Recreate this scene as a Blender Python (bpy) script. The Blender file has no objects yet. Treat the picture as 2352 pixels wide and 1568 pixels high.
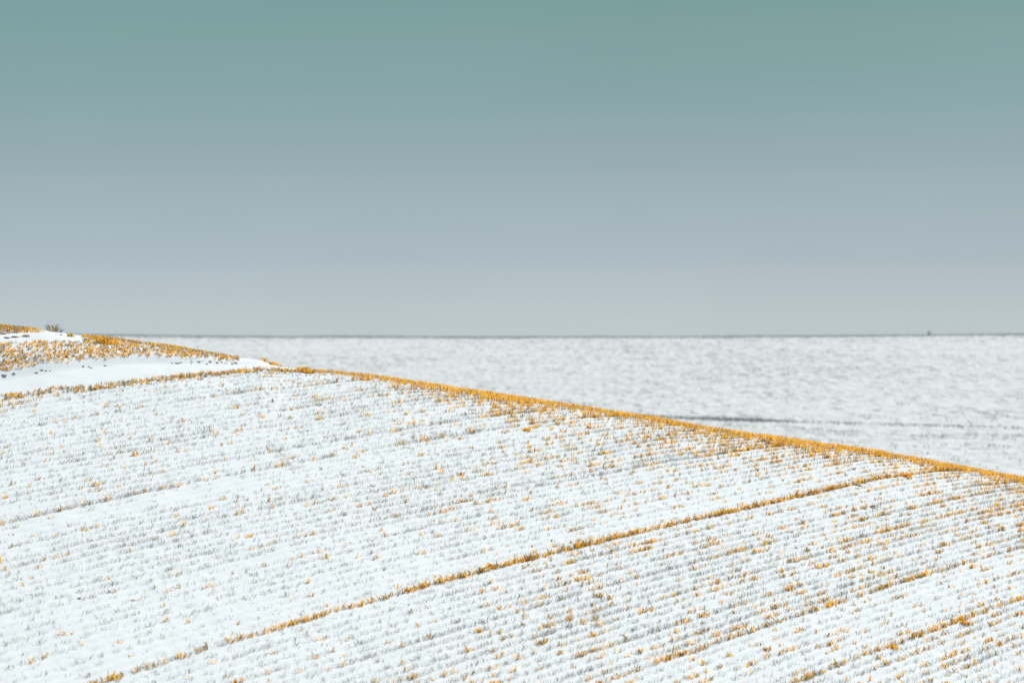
import bpy, math, random
import numpy as np
rng = np.random.default_rng(7)
random.seed(7)
sc = bpy.context.scene

# ------------------------------------------------------------------ camera
FPX = 2352 * 85 / 36.0            # focal length in units of 1/2352 of the frame width
cd = bpy.data.cameras.new('camera'); cam = bpy.data.objects.new('camera', cd)
sc.collection.objects.link(cam); sc.camera = cam
cd.lens = 85; cd.sensor_width = 36; cd.clip_start = 0.1; cd.clip_end = 12000
cam.location = (0, 0, 0); cam.rotation_euler = (math.radians(90), 0, 0)
cd.dof.use_dof = True; cd.dof.focus_distance = 26.0; cd.dof.aperture_fstop = 2.1

# ------------------------------------------------------------------ sky, sun, exposure
SUN_EL, SUN_AZ = 38.0, 24.0       # azimuth measured from +Y towards +X
w = bpy.data.worlds.new('World'); sc.world = w; w.use_nodes = True
nt = w.node_tree; nt.nodes.clear()
def N(t, typ, **kw):
    n = t.nodes.new(typ)
    for k, v in kw.items(): setattr(n, k, v)
    return n
out = N(nt, 'ShaderNodeOutputWorld'); bg = N(nt, 'ShaderNodeBackground'); bg.inputs[1].default_value = 1.0
sky = N(nt, 'ShaderNodeTexSky', sky_type='NISHITA', sun_disc=False,
        sun_elevation=math.radians(SUN_EL), sun_rotation=math.radians(SUN_AZ))
sky.dust_density = 2.0
skm = N(nt, 'ShaderNodeVectorMath', operation='SCALE'); skm.inputs[3].default_value = 0.10
geo = N(nt, 'ShaderNodeNewGeometry'); tcd = N(nt, 'ShaderNodeTexCoord')
nrm = N(nt, 'ShaderNodeVectorMath', operation='NORMALIZE'); sep = N(nt, 'ShaderNodeSeparateXYZ')
ramp = N(nt, 'ShaderNodeValToRGB'); mr = N(nt, 'ShaderNodeMapRange')
mr.inputs[1].default_value = 0.0; mr.inputs[2].default_value = 0.5
cr = ramp.color_ramp; cr.interpolation = 'CARDINAL'
stops = [(0.0, (.515, .590, .612)), (.015, (.475, .560, .592)), (.033, (.410, .500, .545)), (.069, (.318, .425, .460)),
         (.096, (.248, .380, .398)), (.141, (.186, .340, .335)), (.30, (.165, .300, .325)), (.49, (.160, .285, .340))]
while len(cr.elements) < len(stops): cr.elements.new(0.5)
for e, (p, c) in zip(cr.elements, stops):
    e.position = p * 2; e.color = (*c, 1)
mix = N(nt, 'ShaderNodeMix', data_type='RGBA'); mix.inputs[0].default_value = 0.02
L = nt.links.new
L(tcd.outputs['Generated'], nrm.inputs[0]); L(nrm.outputs[0], sep.inputs[0]); L(sep.outputs[2], mr.inputs[0])
L(mr.outputs[0], ramp.inputs[0]); L(sky.outputs[0], skm.inputs[0])
hz = N(nt, 'ShaderNodeTexNoise'); hz.inputs['Scale'].default_value = 4.0; hz.inputs['Detail'].default_value = 3   # thin uneven high haze
hr = N(nt, 'ShaderNodeMapRange'); hr.inputs[1].default_value = .25; hr.inputs[2].default_value = .75; hr.inputs[3].default_value = .955; hr.inputs[4].default_value = 1.045
hs = N(nt, 'ShaderNodeVectorMath', operation='SCALE')
L(nrm.outputs[0], hz.inputs[0]); L(hz.outputs[0], hr.inputs[0]); L(hr.outputs[0], hs.inputs[3]); L(ramp.outputs[0], hs.inputs[0]); L(hs.outputs[0], mix.inputs[6]); L(skm.outputs[0], mix.inputs[7]); L(mix.outputs[2], bg.inputs[0]); L(bg.outputs[0], out.inputs[0])

sd = bpy.data.lights.new('sun', 'SUN'); sd.energy = 4.5; sd.angle = math.radians(0.6); sd.color = (1, .95, .895)
sun = bpy.data.objects.new('sun', sd); sc.collection.objects.link(sun)
sun.rotation_euler = (math.radians(90 - SUN_EL), 0, math.radians(180 - SUN_AZ))
sc.view_settings.view_transform = 'Standard'; sc.view_settings.look = 'None'
sc.view_settings.exposure = 0.0; sc.view_settings.gamma = 1.0; sc.view_settings.use_curve_mapping = False
sc.cycles.max_bounces = 6; sc.cycles.diffuse_bounces = 3

# ------------------------------------------------------------------ the lie of the land
H, YC, WR = 6.0, 31.0, 0.20
SIL = np.array([(-6000, 500), (-400, 690), (0, 748), (60, 754), (100, 755), (150, 762), (200, 771), (240, 776), (400, 799),
                (540, 823), (600, 828), (650, 841), (700, 847), (850, 863), (1000, 885), (1250, 923), (1500, 960), (1640, 986),
                (1800, 1008), (2000, 1035), (2200, 1072), (2352, 1099), (2800, 1175), (9000, 2000)], float)
tg = np.linspace(-6, 6, 60001)
vg = (784 - 2.5 - np.interp(tg * FPX + 1176, SIL[:, 0], SIL[:, 1])) / FPX
ker = np.hanning(33); ker /= ker.sum(); vg = np.convolve(np.pad(vg, 16, 'edge'), ker, 'valid')
kb = np.hanning(4001); kb /= kb.sum(); vs = np.convolve(np.pad(vg, 2000, 'reflect', reflect_type='odd'), kb, 'valid')
def vcf(t): return np.interp(t, tg, vg)
def vcs(t): return np.interp(t, tg, vs)
QC = (-0.65874408, 0.01248985, -0.02547, 0.00476162); W = 0.159; Q0 = 1.04
def qf(x, y):
    Y = y - 24
    return x + QC[0]*Y + QC[1]*x*x + QC[2]*x*Y + QC[3]*Y*Y
def _h(ix, iy, s):
    n = (ix * 374761393 + iy * 668265263 + s * 974634777) & 0xffffffff
    n = ((n ^ (n >> 13)) * 1274126177) & 0xffffffff
    return ((n ^ (n >> 16)) & 0xffff) / 65535.0
def vn(x, y, s=0):
    x = np.asarray(x, float); y = np.asarray(y, float)
    ix = np.floor(x).astype(np.int64); iy = np.floor(y).astype(np.int64)
    fx = x - ix; fy = y - iy; fx = fx*fx*(3-2*fx); fy = fy*fy*(3-2*fy)
    return (_h(ix, iy, s)*(1-fx) + _h(ix+1, iy, s)*fx)*(1-fy) + (_h(ix, iy+1, s)*(1-fx) + _h(ix+1, iy+1, s)*fx)*fy
def fbm(x, y, s=0, o=3):
    r = 0; a = 1; t = 0
    for k in range(o): r = r + a*vn(x*2**k + 17*k, y*2**k - 9*k, s+k); t += a; a *= .5
    return r/t
def sst(a, b, x):
    t = np.clip((x-a)/(b-a), 0, 1); return t*t*(3-2*t)
FK = np.array([(-200, -1.7), (0, -1.7), (60, -5), (100, -5.75), (150, -6.2), (190, -6.25), (230, -5.3), (300, -2.6), (370, -.1), (420, .62), (450, .68),
               (520, 0), (800, -5), (1500, -25), (12000, -420)], float)
yg = np.linspace(-200, 12000, 24401)
fg = np.interp(yg, FK[:, 0], FK[:, 1]); k2 = np.hanning(61); k2 /= k2.sum(); fg = np.convolve(np.pad(fg, 30, 'edge'), k2, 'valid')
def zfar(x, y):
    t = x/np.maximum(y, 60.)
    z = np.interp(y, yg, fg) + np.clip(t/.2, -2, 2)**2 * .0011*np.minimum(y, 600)*sst(250, 380, y)
    return z + (fbm(x/60, y/60, 40)-.5)*.5*sst(80, 140, y)*(1-sst(340, 400, y)) + (vn(x/14, y/90, 44)-.5)*.12*sst(340, 400, y)
def QE(U): return -7.38 + .06*sst(0, 200, U) + .32*sst(220, 560, U)   # lower edge of the bank beyond the wheel track
def znear(x, y):
    yy = np.maximum(y, 12.0); t = np.clip(x/yy, -3, 3)
    A = (H/YC)*(yy-YC) + .0*yy; B = -0.15*(yy-YC)
    m = -WR*np.logaddexp(-A/WR, -B/WR) + WR*math.log(2)
    g = sst(25.5, 30, yy); z = yy*(vcs(t)*(1-g) + vcf(t)*g) + m
    k = sst(12, 2, y)                              # the valley side rises again to the camera's feet
    z = z*(1-k) - 1.7*k
    q = qf(x, y); U = t*FPX + 1176; qe = QE(U); near = sst(13, 15, y)*sst(70, 45, y)
    mod = -.075*sst(qe-.05, qe+.15, q)*sst(-6.62, -6.80, q)*sst(640, 560, U) + .02*sst(-8.6, -8.2, q)*sst(qe, qe-.2, q)
    mod = mod - .03*sst(-8.95, -8.75, q)*sst(-8.5, -8.6, q)
    bands = 1 - sst(-6.6, -6.9, q)
    mod = mod + bands*.0035*np.cos(2*np.pi*((q-Q0)/W) + np.pi)*(.2+1.6*vn(x*3, y*1.2, 5))
    mod = mod + (fbm(x*2.3, y*1.6, 11)-.5)*.016 + (fbm(x*9, y*6, 21, 2)-.5)*.007*bands
    return z + mod*near
def ground(x, y):
    x = np.asarray(x, float); y = np.asarray(y, float)
    a = znear(x, y); b = zfar(x, y)
    k = sst(36, 62, y); s = .25
    mx = s*np.logaddexp(a/s, b/s)
    return a*(1-sst(34, 38, y)) + sst(34, 38, y)*np.where(y > 130, b, mx)
def back(px, py):                                  # a point of the photograph on the near slope
    t = (px-1176)/FPX; V = (784-py)/FPX; yy = np.linspace(15, 31.6, 3321); v = ground(t*yy, yy)/yy
    k = np.nonzero(v >= V)[0]; y = float(yy[k[0]] if len(k) else yy[np.argmax(v)])
    return t*y, y
def at4(px, py): return back(px*2352/4096, py*2352/4096)

# ------------------------------------------------------------------ materials
def mat(name):
    m = bpy.data.materials.new(name); m.use_nodes = True
    t = m.node_tree; b = t.nodes['Principled BSDF']; return m, t, b
M = {}
m, t, b = mat('snow'); M['snow'] = m
b.inputs['Roughness'].default_value = .9; b.inputs['Specular IOR Level'].default_value = .05
tc = N(t, 'ShaderNodeTexCoord'); n1 = N(t, 'ShaderNodeTexNoise'); n1.inputs['Scale'].default_value = 28; n1.inputs['Detail'].default_value = 6
n2 = N(t, 'ShaderNodeTexNoise'); n2.inputs['Scale'].default_value = 1.4; n2.inputs['Detail'].default_value = 3
mx = N(t, 'ShaderNodeMix', data_type='RGBA'); mx.inputs[6].default_value = (.905, .90, .915, 1); mx.inputs[7].default_value = (.93, .92, .935, 1)
bp = N(t, 'ShaderNodeBump'); bp.inputs['Strength'].default_value = .28; bp.inputs['Distance'].default_value = .012
t.links.new(tc.outputs['Object'], n1.inputs[0]); t.links.new(tc.outputs['Object'], n2.inputs[0]); t.links.new(n2.outputs[0], mx.inputs[0])
t.links.new(mx.outputs[2], b.inputs['Base Color']); t.links.new(n1.outputs[0], bp.inputs['Height']); t.links.new(bp.outputs[0], b.inputs['Normal'])

m, t, b = mat('far_snow'); M['far'] = m; b.inputs['Roughness'].default_value = .95; b.inputs['Specular IOR Level'].default_value = .03
tc = N(t, 'ShaderNodeTexCoord')
def mapped_noise(scale, nscale, detail, rough=.55):
    mp = N(t, 'ShaderNodeMapping'); mp.inputs['Scale'].default_value = scale
    n = N(t, 'ShaderNodeTexNoise'); n.inputs['Scale'].default_value = nscale; n.inputs['Detail'].default_value = detail; n.inputs['Roughness'].default_value = rough
    t.links.new(tc.outputs['Object'], mp.inputs[0]); t.links.new(mp.outputs[0], n.inputs[0]); return n
na = mapped_noise((1.3, .22, 0), 1.0, 4, .55); nb = mapped_noise((.02, .05, 0), 1.0, 3)
ra = N(t, 'ShaderNodeMapRange'); ra.inputs[1].default_value = .40; ra.inputs[2].default_value = .72
rb = N(t, 'ShaderNodeMapRange'); rb.inputs[1].default_value = .34; rb.inputs[2].default_value = .68; rb.inputs[3].default_value = .45; rb.inputs[4].default_value = 1.
mu = N(t, 'ShaderNodeMath', operation='MULTIPLY'); mx = N(t, 'ShaderNodeMix', data_type='RGBA')
mx.inputs[6].default_value = (.79, .78, .78, 1); mx.inputs[7].default_value = (.44, .435, .44, 1)
t.links.new(na.outputs[0], ra.inputs[0]); t.links.new(nb.outputs[0], rb.inputs[0]); t.links.new(ra.outputs[0], mu.inputs[0]); t.links.new(rb.outputs[0], mu.inputs[1])
t.links.new(mu.outputs[0], mx.inputs[0]); t.links.new(mx.outputs[2], b.inputs['Base Color'])

def leafy(name, trans=.45):
    m, t, b = mat(name); a = N(t, 'ShaderNodeAttribute', attribute_name='col')
    tr = N(t, 'ShaderNodeBsdfTranslucent'); ms = N(t, 'ShaderNodeMixShader'); ms.inputs[0].default_value = trans
    b.inputs['Roughness'].default_value = .55; b.inputs['Specular IOR Level'].default_value = .3
    o = [n for n in t.nodes if n.type == 'OUTPUT_MATERIAL'][0]
    t.links.new(a.outputs['Color'], b.inputs['Base Color']); t.links.new(a.outputs['Color'], tr.inputs[0])
    t.links.new(b.outputs[0], ms.inputs[1]); t.links.new(tr.outputs[0], ms.inputs[2]); t.links.new(ms.outputs[0], o.inputs[0])
    return m
M['leaf'] = leafy('grass_blade', .74); M['far_leaf'] = leafy('far_grass_blade', .2)
def soilmat(name, c0, c1, sc_=6):
    m, t, b = mat(name); tc = N(t, 'ShaderNodeTexCoord'); n = N(t, 'ShaderNodeTexNoise'); n.inputs['Scale'].default_value = sc_; n.inputs['Detail'].default_value = 5
    mx = N(t, 'ShaderNodeMix', data_type='RGBA'); mx.inputs[6].default_value = (*c0, 1); mx.inputs[7].default_value = (*c1, 1)
    b.inputs['Roughness'].default_value = .9; bp = N(t, 'ShaderNodeBump'); bp.inputs['Distance'].default_value = .01
    t.links.new(tc.outputs['Object'], n.inputs[0]); t.links.new(n.outputs[0], mx.inputs[0]); t.links.new(mx.outputs[2], b.inputs['Base Color'])
    t.links.new(n.outputs[0], bp.inputs['Height']); t.links.new(bp.outputs[0], b.inputs['Normal']); return m
M['soil'] = soilmat('brown_soil', (.50, .31, .25), (.85, .60, .52))
M['dark_soil'] = soilmat('dark_soil', (.34, .28, .27), (.62, .52, .50))
M['dead_leaf'] = soilmat('dead_leaf', (.62, .34, .22), (.80, .48, .33), 25)
M['stalk'] = soilmat('stalk', (.06, .05, .04), (.13, .11, .09))

# ------------------------------------------------------------------ helpers
def link(name, me, parent=None, **props):
    o = bpy.data.objects.new(name, me); sc.collection.objects.link(o)
    if parent: o.parent = parent
    for k, v in props.items(): o[k] = v
    return o
def mesh(name, co, faces_flat, loop_tot, material, col=None, smooth=False):
    me = bpy.data.meshes.new(name); nv = len(co); nf = len(loop_tot)
    me.vertices.add(nv); me.vertices.foreach_set('co', np.ascontiguousarray(co, np.float32).ravel())
    me.loops.add(len(faces_flat)); me.loops.foreach_set('vertex_index', np.ascontiguousarray(faces_flat, np.int32))
    me.polygons.add(nf); ls = np.concatenate([[0], np.cumsum(loop_tot)[:-1]])
    me.polygons.foreach_set('loop_start', ls.astype(np.int32)); me.polygons.foreach_set('loop_total', np.asarray(loop_tot, np.int32))
    if smooth: me.polygons.foreach_set('use_smooth', np.ones(nf, bool))
    me.update(calc_edges=True)
    if col is not None:
        a = me.color_attributes.new('col', 'FLOAT_COLOR', 'POINT'); c4 = np.ones((nv, 4), np.float32); c4[:, :3] = col
        a.data.foreach_set('color', c4.ravel())
    me.materials.append(material); return me
def grid(name, X, Y, Z, material):
    nr, nc = X.shape; co = np.stack([X, Y, Z], -1).reshape(-1, 3)
    i = np.arange(nr*nc).reshape(nr, nc)
    q = np.stack([i[:-1, :-1], i[:-1, 1:], i[1:, 1:], i[1:, :-1]], -1).reshape(-1, 4)
    return mesh(name, co, q.ravel(), np.full(len(q), 4), material, smooth=True)

def blades(bx, by, bz, Ln, Wd, lean_az, lean, c_base, c_tip, curve=None):
    """numpy blades: 5 vertices (quad + triangle) each; curved away from the root along lean_az"""
    n = len(bx); r2 = rng.uniform(0, 2*np.pi, n)
    wx = np.cos(r2)*.5; wy = np.sin(r2)*.25; wl = np.hypot(wx, wy); wx, wy = wx/wl*Wd/2, wy/wl*Wd/2
    if curve is None: curve = rng.uniform(.0, .45, n)
    dx, dy = np.cos(lean_az), np.sin(lean_az)
    co = np.zeros((n, 5, 3)); a1 = lean*.6; a2 = np.minimum(lean + curve, 1.9)
    m1 = Ln*.55; m2 = Ln*.45
    mxp = bx + dx*np.sin(a1)*m1; myp = by + dy*np.sin(a1)*m1; mzp = bz + np.cos(a1)*m1
    co[:, 0] = np.stack([bx-wx*.7, by-wy*.7, bz-.008], -1); co[:, 1] = np.stack([bx+wx*.7, by+wy*.7, bz-.008], -1)
    co[:, 2] = np.stack([mxp+wx, myp+wy, mzp], -1); co[:, 3] = np.stack([mxp-wx, myp-wy, mzp], -1)
    co[:, 4] = np.stack([mxp+dx*np.sin(a2)*m2, myp+dy*np.sin(a2)*m2, mzp+np.cos(a2)*m2], -1)
    col = np.zeros((n, 5, 3)); col[:, 0] = col[:, 1] = c_base; col[:, 2] = col[:, 3] = c_base*.6 + c_tip*.4; col[:, 4] = c_tip
    return co, col
def blade_mesh(name, parts, material):
    co = np.concatenate([p[0] for p in parts]); col = np.concatenate([p[1] for p in parts]); n = len(co)
    base = (np.arange(n)*5)[:, None]; ff = (base + np.array([0, 1, 2, 3, 3, 2, 4])).ravel()
    lt = np.tile([4, 3], n)
    return mesh(name, co.reshape(-1, 3), ff, lt, material, col.reshape(-1, 3))

ORANGE = np.array([(1.0, .55, .012), (1.0, .50, .010), (1.0, .60, .02), (.95, .44, .012)])
PALE = np.array([(.95, .50, .17), (.85, .48, .22), (.95, .58, .28)])
GREY = np.array([(.15, .16, .13), (.20, .21, .185), (.11, .12, .095), (.27, .27, .25), (.26, .19, .10), (.36, .25, .10)])
FAINT = np.array([(.42, .44, .44), (.55, .56, .56), (.36, .35, .33)])
def colours(kind):
    """kind 0 grey, 1 orange, 2 pale orange, 3 faint snow-dusted; returns base and tip colour per blade"""
    n = len(kind); cb = np.zeros((n, 3)); ct = np.zeros((n, 3))
    for k, P, Tc in ((0, GREY, GREY), (1, ORANGE, None), (2, PALE, None), (3, FAINT, FAINT)):
        s = kind == k; c = int(s.sum())
        if not c: continue
        cb[s] = P[rng.integers(0, len(P), c)]*rng.uniform(.8, 1.1, (c, 1))
        if Tc is not None: ct[s] = cb[s]*.75
        else:
            g = GREY[rng.integers(0, len(GREY), c)]; f = rng.uniform(0, 1, (c, 1))**2*.6; ct[s] = cb[s]*(1-f) + g*f
    return np.clip(cb, 0, 1), np.clip(ct, 0, 1)

# ------------------------------------------------------------------ ground sheets
ts = np.concatenate([np.linspace(-3, -.28, 26)[:-1], np.linspace(-.28, .33, 680), np.linspace(.33, 3, 26)[1:]])
ys = np.concatenate([np.linspace(-30, 14.5, 60)[:-1], np.linspace(14.5, 35.5, 760), np.linspace(35.5, 64, 60)[1:]])
T_, Y_ = np.meshgrid(ts, ys); X_ = T_*np.maximum(Y_, 12)
me = grid('snow_hill', X_, Y_, ground(X_, Y_), M['snow'])
link('snowy_hillside', me, kind='structure', label='white snow covered hillside in the foreground, falling to the right')
ts = np.concatenate([np.linspace(-4, -.3, 16)[:-1], np.linspace(-.3, .3, 160), np.linspace(.3, 4, 16)[1:]])
ys = np.concatenate([np.linspace(56, 560, 260)[:-1], np.geomspace(560, 9000, 40)])
T_, Y_ = np.meshgrid(ts, ys); X_ = T_*Y_
me = grid('far_field', X_, Y_, ground(X_, Y_) - .05*sst(66, 56, Y_), M['far'])
link('far_field', me, kind='structure', label='blurred pale snowy field rising to the horizon')

# ------------------------------------------------------------------ winter wheat in drilled rows
def row_x(qi, y):
    Y = y-24; a = QC[1]; b_ = 1 + QC[2]*Y; c = QC[0]*Y + QC[3]*Y*Y - qi
    return 2*(-c)/(b_ + np.sqrt(np.maximum(b_*b_ - 4*a*c, 1e-6)))
P_x, P_y, P_i = [], [], []
for i in range(-46, 84):
    n = 2010; y = rng.uniform(14.6, 32.2, n)
    x = row_x(Q0 + i*W, y); ok = (x/y > -.25) & (x/y < .31)
    # cheap frustum bottom cull
    P_x.append(x[ok]); P_y.append(y[ok]); P_i.append(np.full(ok.sum(), i))
px = np.concatenate(P_x); py = np.concatenate(P_y); pi = np.concatenate(P_i)
zz = ground(px, py); keep = zz/py > -.185; px, py, pi = px[keep], py[keep], pi[keep]
U = px/py*FPX + 1176                                # how far left or right of the hill's middle a plant stands
# thickness of the snow over each row: a wheel track leaves its edge row bare and the next rows buried
show = np.full(len(px), .62)
po = pi*W/.2
def setrow(a, b_, v, lo=-9e9, hi=9e9):
    k = (po > a-.45) & (po < b_+.45) & (U >= lo) & (U < hi); show[k] = v
setrow(-38, -21, .60); setrow(-20, -20, .45, 700); setrow(-19, -18, .16, -999, 560); setrow(-19, -18, .34, 560)
setrow(-17, -9, .62); setrow(-8, -6, .50); setrow(-5, -4, .38); setrow(-3, -1, .24)
setrow(1, 1, .45); setrow(2, 3, .46); setrow(1, 3, .30, 1800); setrow(4, 6, .5)
setrow(4, 13, .56, 1500); setrow(14, 15, .62, 1500); setrow(16, 19, .34, 1500); setrow(16, 19, .38, -999, 1500); setrow(20, 20, .3, 1500)
for r_, v_, lo_ in ((0, 1.0, -999), (0, 1.2, 1150), (0, 1.05, 1900), (-25, 1.0, -999), (19, .75, 900), (19, 1.0, 1500), (27, 1.0, 1400), (18, .7, 1500), (-46, .7, -999)):
    show[(pi == r_) & (U > lo_)] = v_
left_thin = sst(1300, 200, U)*sst(25.5, 20, py)
ph = rng.random(400)[pi + 100]*900; spec = np.isin(pi, (0, -25, 19, 27, -46))
patch = ((fbm(px*.5, py*.3, 3)-.5)*.6 + (vn(py*.9 + ph, ph, 5)-.5)*.6)*np.where(spec, 1.1, 1)      # slow change along each row
clump = .50 + .50*vn(py*5.5 + ph, ph*.7, 8)*1.0 - .15*vn(px*13, py*9, 14)
show = show*np.where(spec, .84, .86)
show = show*np.where(spec, 1, rng.uniform(.55, 1.4, 400)[pi + 100])
dens = show*(1 + 1.1*patch)*(1-.35*left_thin)
crest = sst(30.0, 31.1, py + .8*(fbm(px*1.1, py*.3, 31)-.5))*sst(640, 900, U)
fringe = sst(28.0, 30.4, py + 1.6*(fbm(px*1.3, py*.5, 33)-.5))*sst(820, 1150, U)
dens = (dens*(1 + .2*sst(25, 28.5, py)*sst(500, 900, U)) + crest*(.25 + .95*fbm(px*4, py*1.2, 36)) + .30*fringe)*1.0
p_keep = np.clip(dens*(.15 + 1.15*clump), 0, 1)
keep = rng.random(len(px)) < p_keep
px, py, pi, U, dens, clump, crest, patch, ph, spec, fringe = [a[keep] for a in (px, py, pi, U, dens, clump, crest, patch, ph, spec, fringe)]
n = len(px); print('plants', n)
spread = .0115 + .018*sst(1900, 900, U)*sst(22, 28, py) + .02*crest + .008*sst(1500, 300, U)
px = px + rng.normal(0, 1, n)*spread; py = py + rng.normal(0, .01, n)
orn = vn(py*7 + ph, ph*.31, 61)*.7 + vn(py*1.2 + ph, ph*1.7, 62)*.3
p_or = np.clip(.05 + .16*sst(600, 2000, U) + .10*sst(26, 29, py) + 1.25*(orn-.58) , .02, .8)
p_or = np.clip(p_or*np.where(U < 1100, .55, 1) + crest*.5 + fringe*.20 + (pi == 0)*.42*sst(-200, 1200, U) + (pi == 0)*.16 + (pi == -46)*.3 + (pi == -25)*.05 + (pi == 27)*.28 + (pi == 19)*.18, 0, .95)
is_or = rng.random(n) < p_or
k = np.where(is_or, rng.integers(4, 8, n), rng.integers(2, 5, n)) ; idx = np.repeat(np.arange(n), k); nb_ = len(idx)
bx = px[idx] + rng.normal(0, 1, nb_)*np.where(is_or[idx], .010, .013); by = py[idx] + rng.normal(0, .012, nb_); bz = ground(bx, by)
d = np.clip(dens[idx], .1, 1.3); o_ = is_or[idx]
Ln = rng.uniform(.014, .070, nb_)*(.62 + .5*d)*np.where(idx % 5 == 0, 1.25, 1.)*(1 - .28*crest[idx])*np.where(o_, 1.05, 1.0)
Wd = np.where(o_, rng.uniform(.0045, .009, nb_), rng.uniform(.0020, .0036, nb_))
r = rng.random(nb_)
kind = np.where(o_, np.where(r < .54 + .15*crest[idx], 1, np.where(r < .74 + .16*crest[idx], 2, 0)), np.where(r < .64 + .3*(d-.5), 0, 3))
cb, ct = colours(kind)
lz = np.where(rng.random(nb_) < .8, rng.normal(0, .6, nb_) + np.pi*(rng.random(nb_) < .55), rng.uniform(0, 2*np.pi, nb_)); ln_ = rng.uniform(.15, 1.45, nb_)
parts = blades(bx, by, bz, Ln, Wd, lz, ln_, cb, ct)
# some flat-lying long leaves trailing down the slope along the row
main = ~(crest[idx] > .35)
me = blade_mesh('winter_wheat', [(parts[0][main], parts[1][main])], M['leaf'])
link('winter_wheat', me, kind='stuff', label='grey and orange wheat shoots poking through the snow in drilled rows', category='grass')
me = blade_mesh('crest_grass', [(parts[0][~main], parts[1][~main])], M['leaf'])
link('crest_grass', me, kind='stuff', label='dense orange grass along the sloping crest of the hill', category='grass')
print('blades', nb_)

# ------------------------------------------------------------------ grassy bank beyond the wheel track
def region(n, qlo, qhi, ylo, yhi, tmax=.24):
    y = rng.uniform(ylo, yhi, n); qq = rng.uniform(qlo, qhi, n); x = row_x(qq, y)
    ok = (np.abs(x/y) < tmax) & (x < -2.2); return x[ok], y[ok], qq[ok]
def bank(name, n, qlo, qhi, dfun, hgt, por, label, ylo=26.5, yhi=32.6):
    x, y, qq = region(n, qlo, qhi, ylo, yhi)
    p = dfun(x, y, qq); s = rng.random(len(x)) < p; x, y, qq = x[s], y[s], qq[s]
    orn = vn(x*6, y*4, 71); isor = rng.random(len(x)) < np.clip(por(qq) + .9*(orn-.5), .03, .95)
    k = rng.integers(4, 8, len(x)); idx = np.repeat(np.arange(len(x)), k); m = len(idx)
    bx = x[idx] + rng.normal(0, .009, m); by = y[idx] + rng.normal(0, .009, m); bz = ground(bx, by)
    o_ = isor[idx]; Ln = rng.uniform(.015, .05, m)*hgt; Wd = np.where(o_, rng.uniform(.005, .009, m), rng.uniform(.003, .0055, m))
    r = rng.random(m); kind = np.where(o_, np.where(r < .54 + .15*crest[idx], 1, np.where(r < .74 + .16*crest[idx], 2, 0)), np.where(r < .75, 0, 3)); cb, ct = colours(kind)
    c = blades(bx, by, bz, Ln, Wd, rng.uniform(0, 2*np.pi, m), rng.uniform(.15, 1.15, m), cb, ct)
    link(name, blade_mesh(name, [c], M['leaf']), kind='stuff', label=label, category='grass'); print(name, m)
def dbank(x, y, q):
    U = x/y*FPX + 1176; e = QE(U); edge = sst(e+.06, e-.06, q)*(U < 548)*np.where(U < 190, sst(-8.24 + .25*U/150, -8.16 + .25*U/150, q), 1)*(y < 31.4)
    return np.clip(edge*(.62 + .55*sst(e-.28, e-.08, q) + .45*sst(-7.9, -8.25, q) + .6*(fbm(x*3.2, y*2.4, 81)-.5)), 0, 1)
bank('bank_grass', 11500, -8.9, -6.95, dbank, .9, lambda q: .62 + .15*sst(-7.95, -8.3, q),
     'orange and grey grass on the snowy bank beyond the track, upper left')
bank('top_bank_grass', 2500, -9.6, -8.78, lambda x, y, q: np.clip((1.0*sst(95, 60, x/y*FPX+1176) + .08 + .5*(vn(x*5, y*3, 85)-.55))*(x/y*FPX+1176 < 112), 0, 1), 1.1,
     lambda q: .62 + 0*q, 'orange grass on the topmost bank at the left edge', 29.5, 31.6)
bank('edge_grass', 3600, -6.66, -6.10, lambda x, y, q: (.85 + .7*(vn(x*5, y*4, 88)-.5))*(np.abs(q - (-6.50 + .24*sst(0, 330, x/y*FPX+1176))) < .085), .95,
     lambda q: .5 + 0*q, 'line of orange grass along the lower edge of the snow filled track', 24.5, 31.2)

# ------------------------------------------------------------------ tufts that stand out
def tuft(name, px4, py4, wid, hgt, n, frac, label, cat='grass tuft', fan=.9, wd=.008, pal=.2):
    x0, y0 = at4(px4, py4); bx = np.clip(rng.normal(0, .28, n), -.5, .5)*wid; by = np.clip(rng.normal(0, .25, n), -.45, .45)*wid
    z0 = float(ground(np.array([x0]), np.array([y0]))[0]); bz = ground(bx+x0, by+y0) - z0
    az = np.arctan2(by, bx) + rng.normal(0, .5, n); ln_ = np.clip(np.hypot(bx, by)/(wid*.5)*fan + rng.uniform(-.15, .35, n), .02, 1.3)
    Ln = hgt*rng.uniform(.5, 1.1, n); r = rng.random(n)
    kind = np.where(r < frac, 1, np.where(r < frac+pal*frac, 2, 0)); cb, ct = colours(kind)
    co, col = blades(bx*.6, by*.6, bz, Ln, rng.uniform(.6, 1.1, n)*wd, az, ln_, cb, ct)
    o = link(name, blade_mesh(name, [(co, col)], M['leaf']), label=label, category=cat); o.location = (x0, y0, z0); return o
TG = 'tufts that stand out of the snow'
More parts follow.
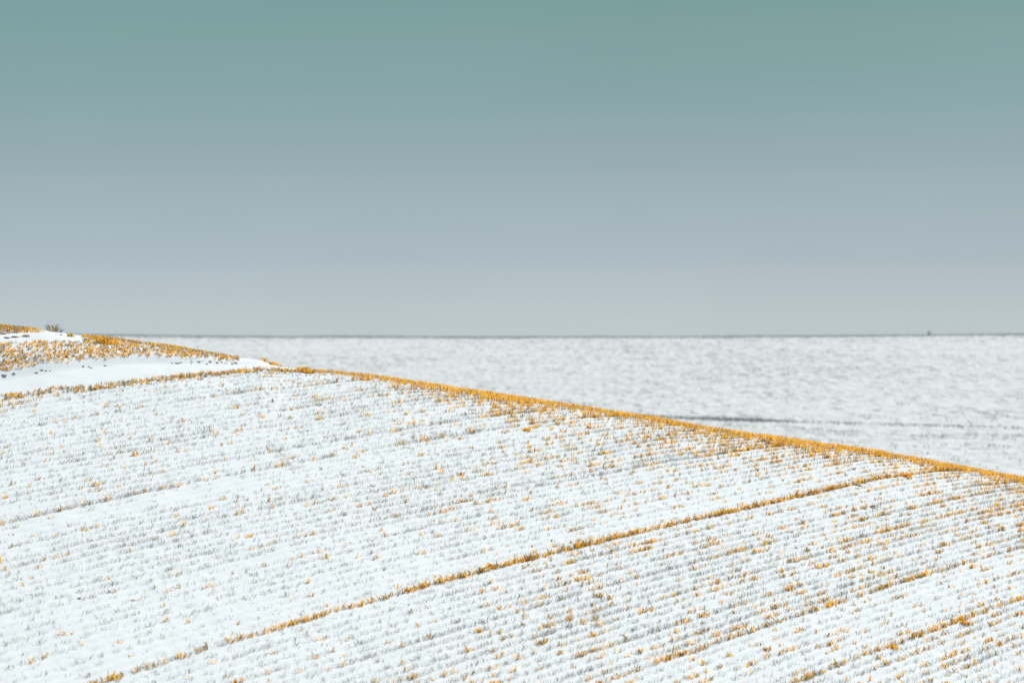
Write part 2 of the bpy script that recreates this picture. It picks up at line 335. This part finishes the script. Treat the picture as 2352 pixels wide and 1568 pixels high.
tufts = [
 ('grass_tuft', 215, 1324, .25, .145, 60, .06, 'dark spiky grass tuft alone on the snowy skyline at upper left', 1.25, .009),
 ('grass_tuft', 283, 1345, .13, .06, 40, .45, 'small orange and grey tuft on the skyline just right of the dark spiky tuft', .9, .009),
 ('grass_tuft', 425, 1372, .42, .10, 330, .62, 'thick orange mound of grass on the skyline of the upper left bank', .7, .009),
 ('grass_tuft', 1058, 1436, .10, .07, 36, .5, 'small upright orange tuft on the snowy shoulder before the track reaches the skyline', .8, .009),
 ('grass_tuft', 1100, 1452, .22, .055, 120, .72, 'low orange tuft sloping down to the track where it meets the skyline', .8, .009),
 ('grass_tuft', 1225, 1490, .34, .085, 230, .65, 'thick orange tuft at the hill crest just right of the track end', .7, .009),
 ('grass_tuft', 3855, 1872, .30, .06, 170, .8, 'brightest yellow orange tuft close under the crest near the right edge', .9, .012),
 ('grass_tuft', 3625, 1905, .16, .06, 90, .8, 'orange tuft in the dense row right of the bare soil clods', .8, .010),
 ('grass_tuft', 2110, 1722, .12, .05, 46, .85, 'bright orange spread tuft below the middle of the crest', 1.0, .013),
 ('grass_tuft', 1960, 2268, .09, .045, 36, .75, 'bright orange tuft halfway along the long dense row in the centre', .8, .011),
 ('grass_tuft', 3575, 2592, .09, .05, 40, .75, 'orange tuft at the lower left end of the dense row at bottom right', .7, .010),
 ('grass_tuft', 2395, 2385, .12, .05, 40, .35, 'wide grey tuft with an orange heart in the snow below the long dense row', 1.2, .009),
 ('grass_tuft', 3860, 2495, .10, .05, 50, .75, 'orange tuft in the middle of the dense row at bottom right', .8, .011),
]
for tt in tufts: tuft(tt[0], tt[1], tt[2], tt[3], tt[4], tt[5], tt[6], tt[7], fan=tt[8], wd=tt[9])['group'] = TG

# ------------------------------------------------------------------ soil clods, dead leaves, stalks
def clod_mesh(seed, mtl):
    r_ = np.random.default_rng(seed); nu, nv = 14, 7; co = []
    ph = np.linspace(0, np.pi, nv); th = np.linspace(0, 2*np.pi, nu, endpoint=False)
    for p in ph:
        for a in th: co.append((math.sin(p)*math.cos(a), math.sin(p)*math.sin(a), math.cos(p)))
    co = np.array(co); f = 1 + .55*(fbm(co[:, 0]*2.2 + seed*7, co[:, 1]*2.2 + co[:, 2]*1.7, seed, 3)-.5)*2
    co = co*f[:, None]; co = np.sign(co)*np.abs(co)**.9
    i = np.arange(nu*nv).reshape(nv, nu); q = np.stack([i[:-1], i[1:], np.roll(i, -1, 1)[1:], np.roll(i, -1, 1)[:-1]], -1).reshape(-1, 4)
    return mesh('soil_clod', co, q.ravel(), np.full(len(q), 4), mtl)
clods = [clod_mesh(s, M['soil']) for s in range(5)] + [clod_mesh(s+10, M['dark_soil']) for s in range(3)]
def clod(px4, py4, wpx, hpx, label, group, dark=False, xy=None):
    x0, y0 = at4(px4, py4) if xy is None else xy; s = y0/9670.
    o = link('soil_clod', random.choice(clods[5:] if dark else clods[:5]), label=label, category='soil clod', group=group)
    o.location = (x0, y0, float(ground(np.array([x0]), np.array([y0]))[0]) - hpx*s*.12)
    wpx *= .85; o.scale = (wpx*s/2, wpx*s/2*.8, hpx*s/2*1.2); o.rotation_euler = (random.uniform(-.15, .15), random.uniform(-.15, .15), random.uniform(-.6, .6)); return o
ORD = 'first second third fourth fifth sixth seventh eighth ninth tenth eleventh twelfth thirteenth fourteenth fifteenth sixteenth seventeenth eighteenth nineteenth twentieth'.split()
G1 = 'brown soil clods at the top left bank'
for a in [(104, 1346, 52, 15, 'largest brown soil clod, right end of the clods under the top left grass'),
          (60, 1349, 44, 13, 'broad brown clod in the middle of the clods under the top left grass'),
          (26, 1352, 34, 10, 'low brown clod near the left edge, in front of the top left grass'),
          (8, 1336, 34, 12, 'grey brown clod at the left edge right under the orange top grass'),
          (245, 1340, 15, 8, 'small dark clod in the snow below the dark spiky tuft'),
          (288, 1341, 24, 6, 'thin clod under the small tuft right of the dark spiky tuft'),
          (340, 1347, 28, 4, 'flat grey clod lying on the snowy skyline left of the orange mound')]: clod(*a[:4], a[4], G1, a[0] in (245, 340))
G2 = 'clods under the edge of the long bank'
for a in [(15, 1501, 30, 8), (55, 1495, 18, 9), (166, 1480, 16, 6), (183, 1482, 13, 4), (200, 1483, 8, 4), (144, 1490, 18, 4), (355, 1466, 10, 5), (362, 1471, 16, 4), (420, 1463, 18, 4), (332, 1465, 16, 5)]:
    clod(*a, ORD[sorted([15, 55, 166, 183, 200, 144, 355, 362, 420, 332]).index(a[0])] + ' dark clod from left in the snow under the far left bank', G2, True)
for k_ in range(16):
    xx = 668 + 285*(k_ + random.random()*1.6)/16
    clod(xx, 1451 + random.uniform(-6, 5) - .004*(xx-668), 8 + 20*random.random()**2, random.uniform(2.2, 4.5), ORD[k_] + ' clod from left in the reddish line under the orange bank edge', 'line of clods along the upper side of the track', random.random() < .4)
G3 = 'bare soil clods among the rows at right'
for a in [(3483, 1924, 15, 8, 'upper right brown clod of the bare soil patch near the right crest'), (3430, 1940, 30, 9, 'crumbly brown clod touching the dense row at the bare soil patch'),
          (3375, 1946, 20, 8, 'left brown clod of the bare soil patch near the right crest'), (3362, 1945, 11, 6, 'small dark clod at the left end of the bare soil patch'),
          (3460, 1934, 9, 4, 'small dark clod between the larger ones of the bare soil patch'), (3345, 1952, 10, 4, 'tiny dark clod left of the bare soil patch'),
          (1120, 1461, 22, 7, 'dark clod at the foot of the low orange tuft where the track meets the skyline')]: clod(*a[:4], a[4], G3, a[2] < 14)
for a in [(1980, 1852, 14, 6, 'lone dark clod in the snow below the middle crest'), (1624, 1827, 9, 4, 'tiny dark clod in the snow of the middle left rows'),
          (2233, 2385, 6, 8, 'tiny black clod in the snow of the lower centre'), (3377, 2408, 10, 5, 'small dark clod in the snow of the lower right rows'),
          (3430, 2395, 7, 5, 'dark speck of soil above the dense row at lower right'), (3838, 2386, 6, 4, 'dark speck of soil in the white band at right'),
          (316, 2393, 18, 7, 'dark clod in the lower left snow')]: clod(*a[:4], a[4], 'dark clods scattered on the snow', True)

def dead_leaf(px4, py4, ln, wdt, arch, rz, label):
    x0, y0 = at4(px4, py4); nl, nw = 13, 5; co = []
    for i in range(nl):
        u = i/(nl-1); ww = wdt*math.sin(math.pi*u**.8)**.8*.5 + .0004
        for j in range(nw):
            v = j/(nw-1)*2-1; co.append(((u-.5)*ln, v*ww + .004*math.sin(u*5), arch*math.sin(math.pi*u)*(1-.55*v*v) + .002*math.sin(u*19+v*4)))
    co = np.array(co); i = np.arange(nl*nw).reshape(nl, nw); q = np.stack([i[:-1, :-1], i[1:, :-1], i[1:, 1:], i[:-1, 1:]], -1).reshape(-1, 4)
    e = bpy.data.objects.new('dead_leaf', None); sc.collection.objects.link(e); e['label'] = label; e['category'] = 'leaf'; e['group'] = 'dead leaves on the snow'
    e.location = (x0, y0, float(ground(np.array([x0]), np.array([y0]))[0]) + .004); e.rotation_euler = (.25, 0, rz)
    link('blade', mesh('blade', co, q.ravel(), np.full(len(q), 4), M['dead_leaf'], smooth=True), e)
    c = []; 
    for i_ in range(7):
        u = i_/6; cx, cy, cz = ln*.5 + u*ln*.45, .006*math.sin(u*3), .002 + .004*math.sin(u*3)
        for a in range(4): c.append((cx, cy + .0018*math.cos(a*math.pi/2), cz + .0018*math.sin(a*math.pi/2)))
    i = np.arange(28).reshape(7, 4); q = np.stack([i[:-1], i[1:], np.roll(i, -1, 1)[1:], np.roll(i, -1, 1)[:-1]], -1).reshape(-1, 4)
    link('stalk', mesh('stalk', np.array(c), q.ravel(), np.full(len(q), 4), M['stalk']), e)
dead_leaf(3495, 2030, .105, .07, .028, .1, 'pinkish brown curled dead leaf lying on the snow at right')
dead_leaf(4072, 1966, .12, .035, .012, -.1, 'thin pale dead leaf lying at the right edge under the crest')
dead_leaf(536, 2402, .05, .018, .006, .1, 'small dark brown leaf scrap in the lower left snow')

# ------------------------------------------------------------------ the far field: stubble, field edge, horizon growth
def farblades(x, y, hlo, hhi, wlo, whi, c0, c1):
    n = len(x); z = ground(x, y) ; f = rng.random((n, 1)); cb = np.array(c0)*(1-f) + np.array(c1)*f
    return blades(x, y, z, rng.uniform(hlo, hhi, n), rng.uniform(wlo, whi, n), rng.uniform(0, 6.28, n), rng.uniform(.1, .9, n), cb, cb*.9)
n = 300000; y = rng.uniform(95, 430, n); x = rng.uniform(-.27, .29, n)*y
dn = fbm(x*1.0, y*.25, 91, 2)*.75 + fbm(x*.05, y*.03, 95)*.25
ok = rng.random(n) < np.clip((dn-.48)*5.0, 0, 1)*np.where(y < 190, .2, .75)
x, y = x[ok], y[ok]; print('far', len(x))
link('far_stubble', blade_mesh('far_stubble', [farblades(x, y, .06, .20, .03, .06, (.25, .25, .25), (.40, .39, .39))], M['far_leaf']), kind='stuff',
     label='grey stubble mottling the blurred snowy field beyond the hill', category='stubble')
def strip(name, label, x, y, **k): link(name, blade_mesh(name, [farblades(x, y, **k)], M['far_leaf']), kind='stuff', label=label, category='grass')
n = 12500; t_ = rng.uniform(-.08, .30, n); yl = 193 - 22*(t_-.058)/.154; g = (.16 + .45*sst(.122, .108, t_))*(.5 + 1.0*fbm(t_*150, 0*t_, 99))
ok = rng.random(n) < g; t_ = t_[ok]; y = yl[ok] + rng.normal(0, 1.6, ok.sum())
strip('field_edge_grass', 'thin dark grassy field edge running across the blurred far field', t_*y, y, hlo=.10, hhi=.25, wlo=.03, whi=.06, c0=(.16, .16, .16), c1=(.3, .3, .3))
n = 1300; t_ = rng.uniform(.075, .24, n); yl = 168 - 20*(t_-.1)/.12 + 6*vn(t_*30, 0*t_, 12); ok = rng.random(n) < np.clip((fbm(t_*120, 0*t_, 98)-.42)*4, 0, 1)
t_ = t_[ok]; y = yl[ok] + rng.choice([-17, -5, 0, 0], ok.sum()) + 5*vn(t_*60, 3+0*t_, 55) + rng.normal(0, 1.1, ok.sum())
strip('drift_grass', 'broken grey streaks of grass in the snow below the far field edge', t_*y, y, hlo=.08, hhi=.2, wlo=.03, whi=.06, c0=(.3, .3, .3), c1=(.45, .45, .45))
n = 19000; t_ = rng.uniform(-.28, .29, n); ok = rng.random(n) < .45 + .8*vn(t_*55, 0*t_, 97); t_ = t_[ok]; y = 428 + rng.normal(0, 11, ok.sum())
strip('horizon_grass', 'dark line of rough grass along the horizon of the far field', t_*y, y, hlo=.15, hhi=.5, wlo=.05, whi=.11, c0=(.34, .37, .37), c1=(.48, .50, .50))

# a small bush on the horizon
e = bpy.data.objects.new('small_bush', None); sc.collection.objects.link(e); e['label'] = 'tiny blurred grey bush standing on the horizon at right'; e['category'] = 'bush'
y0 = 428.; x0 = (3716*2352/4096-1176)/FPX*y0; z0 = float(ground(np.array([x0]), np.array([y0]))[0]); e.location = (x0, y0, z0)
n = 240; a = rng.uniform(0, 6.28, n); r = rng.uniform(0, .48, n); zz = rng.uniform(.1, .85, n); r = r*(1.15-.7*zz)
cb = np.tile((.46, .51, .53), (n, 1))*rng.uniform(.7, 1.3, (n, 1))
co, col = blades(np.cos(a)*r, np.sin(a)*r, zz, rng.uniform(.08, .2, n), rng.uniform(.03, .06, n), a, rng.uniform(.2, 1.2, n), cb, cb)
link('crown', blade_mesh('crown', [(co, col)], M['far_leaf']), e)
n = 9; a = np.linspace(0, 6.28, n, endpoint=False); cb = np.tile((.08, .07, .06), (n, 1))
co, col = blades(np.cos(a)*.03, np.sin(a)*.03, 0*a, rng.uniform(.6, .9, n), 0*a+.05, a, 0*a+.3, cb, cb)
link('trunk', blade_mesh('trunk', [(co, col)], M['far_leaf']), e)
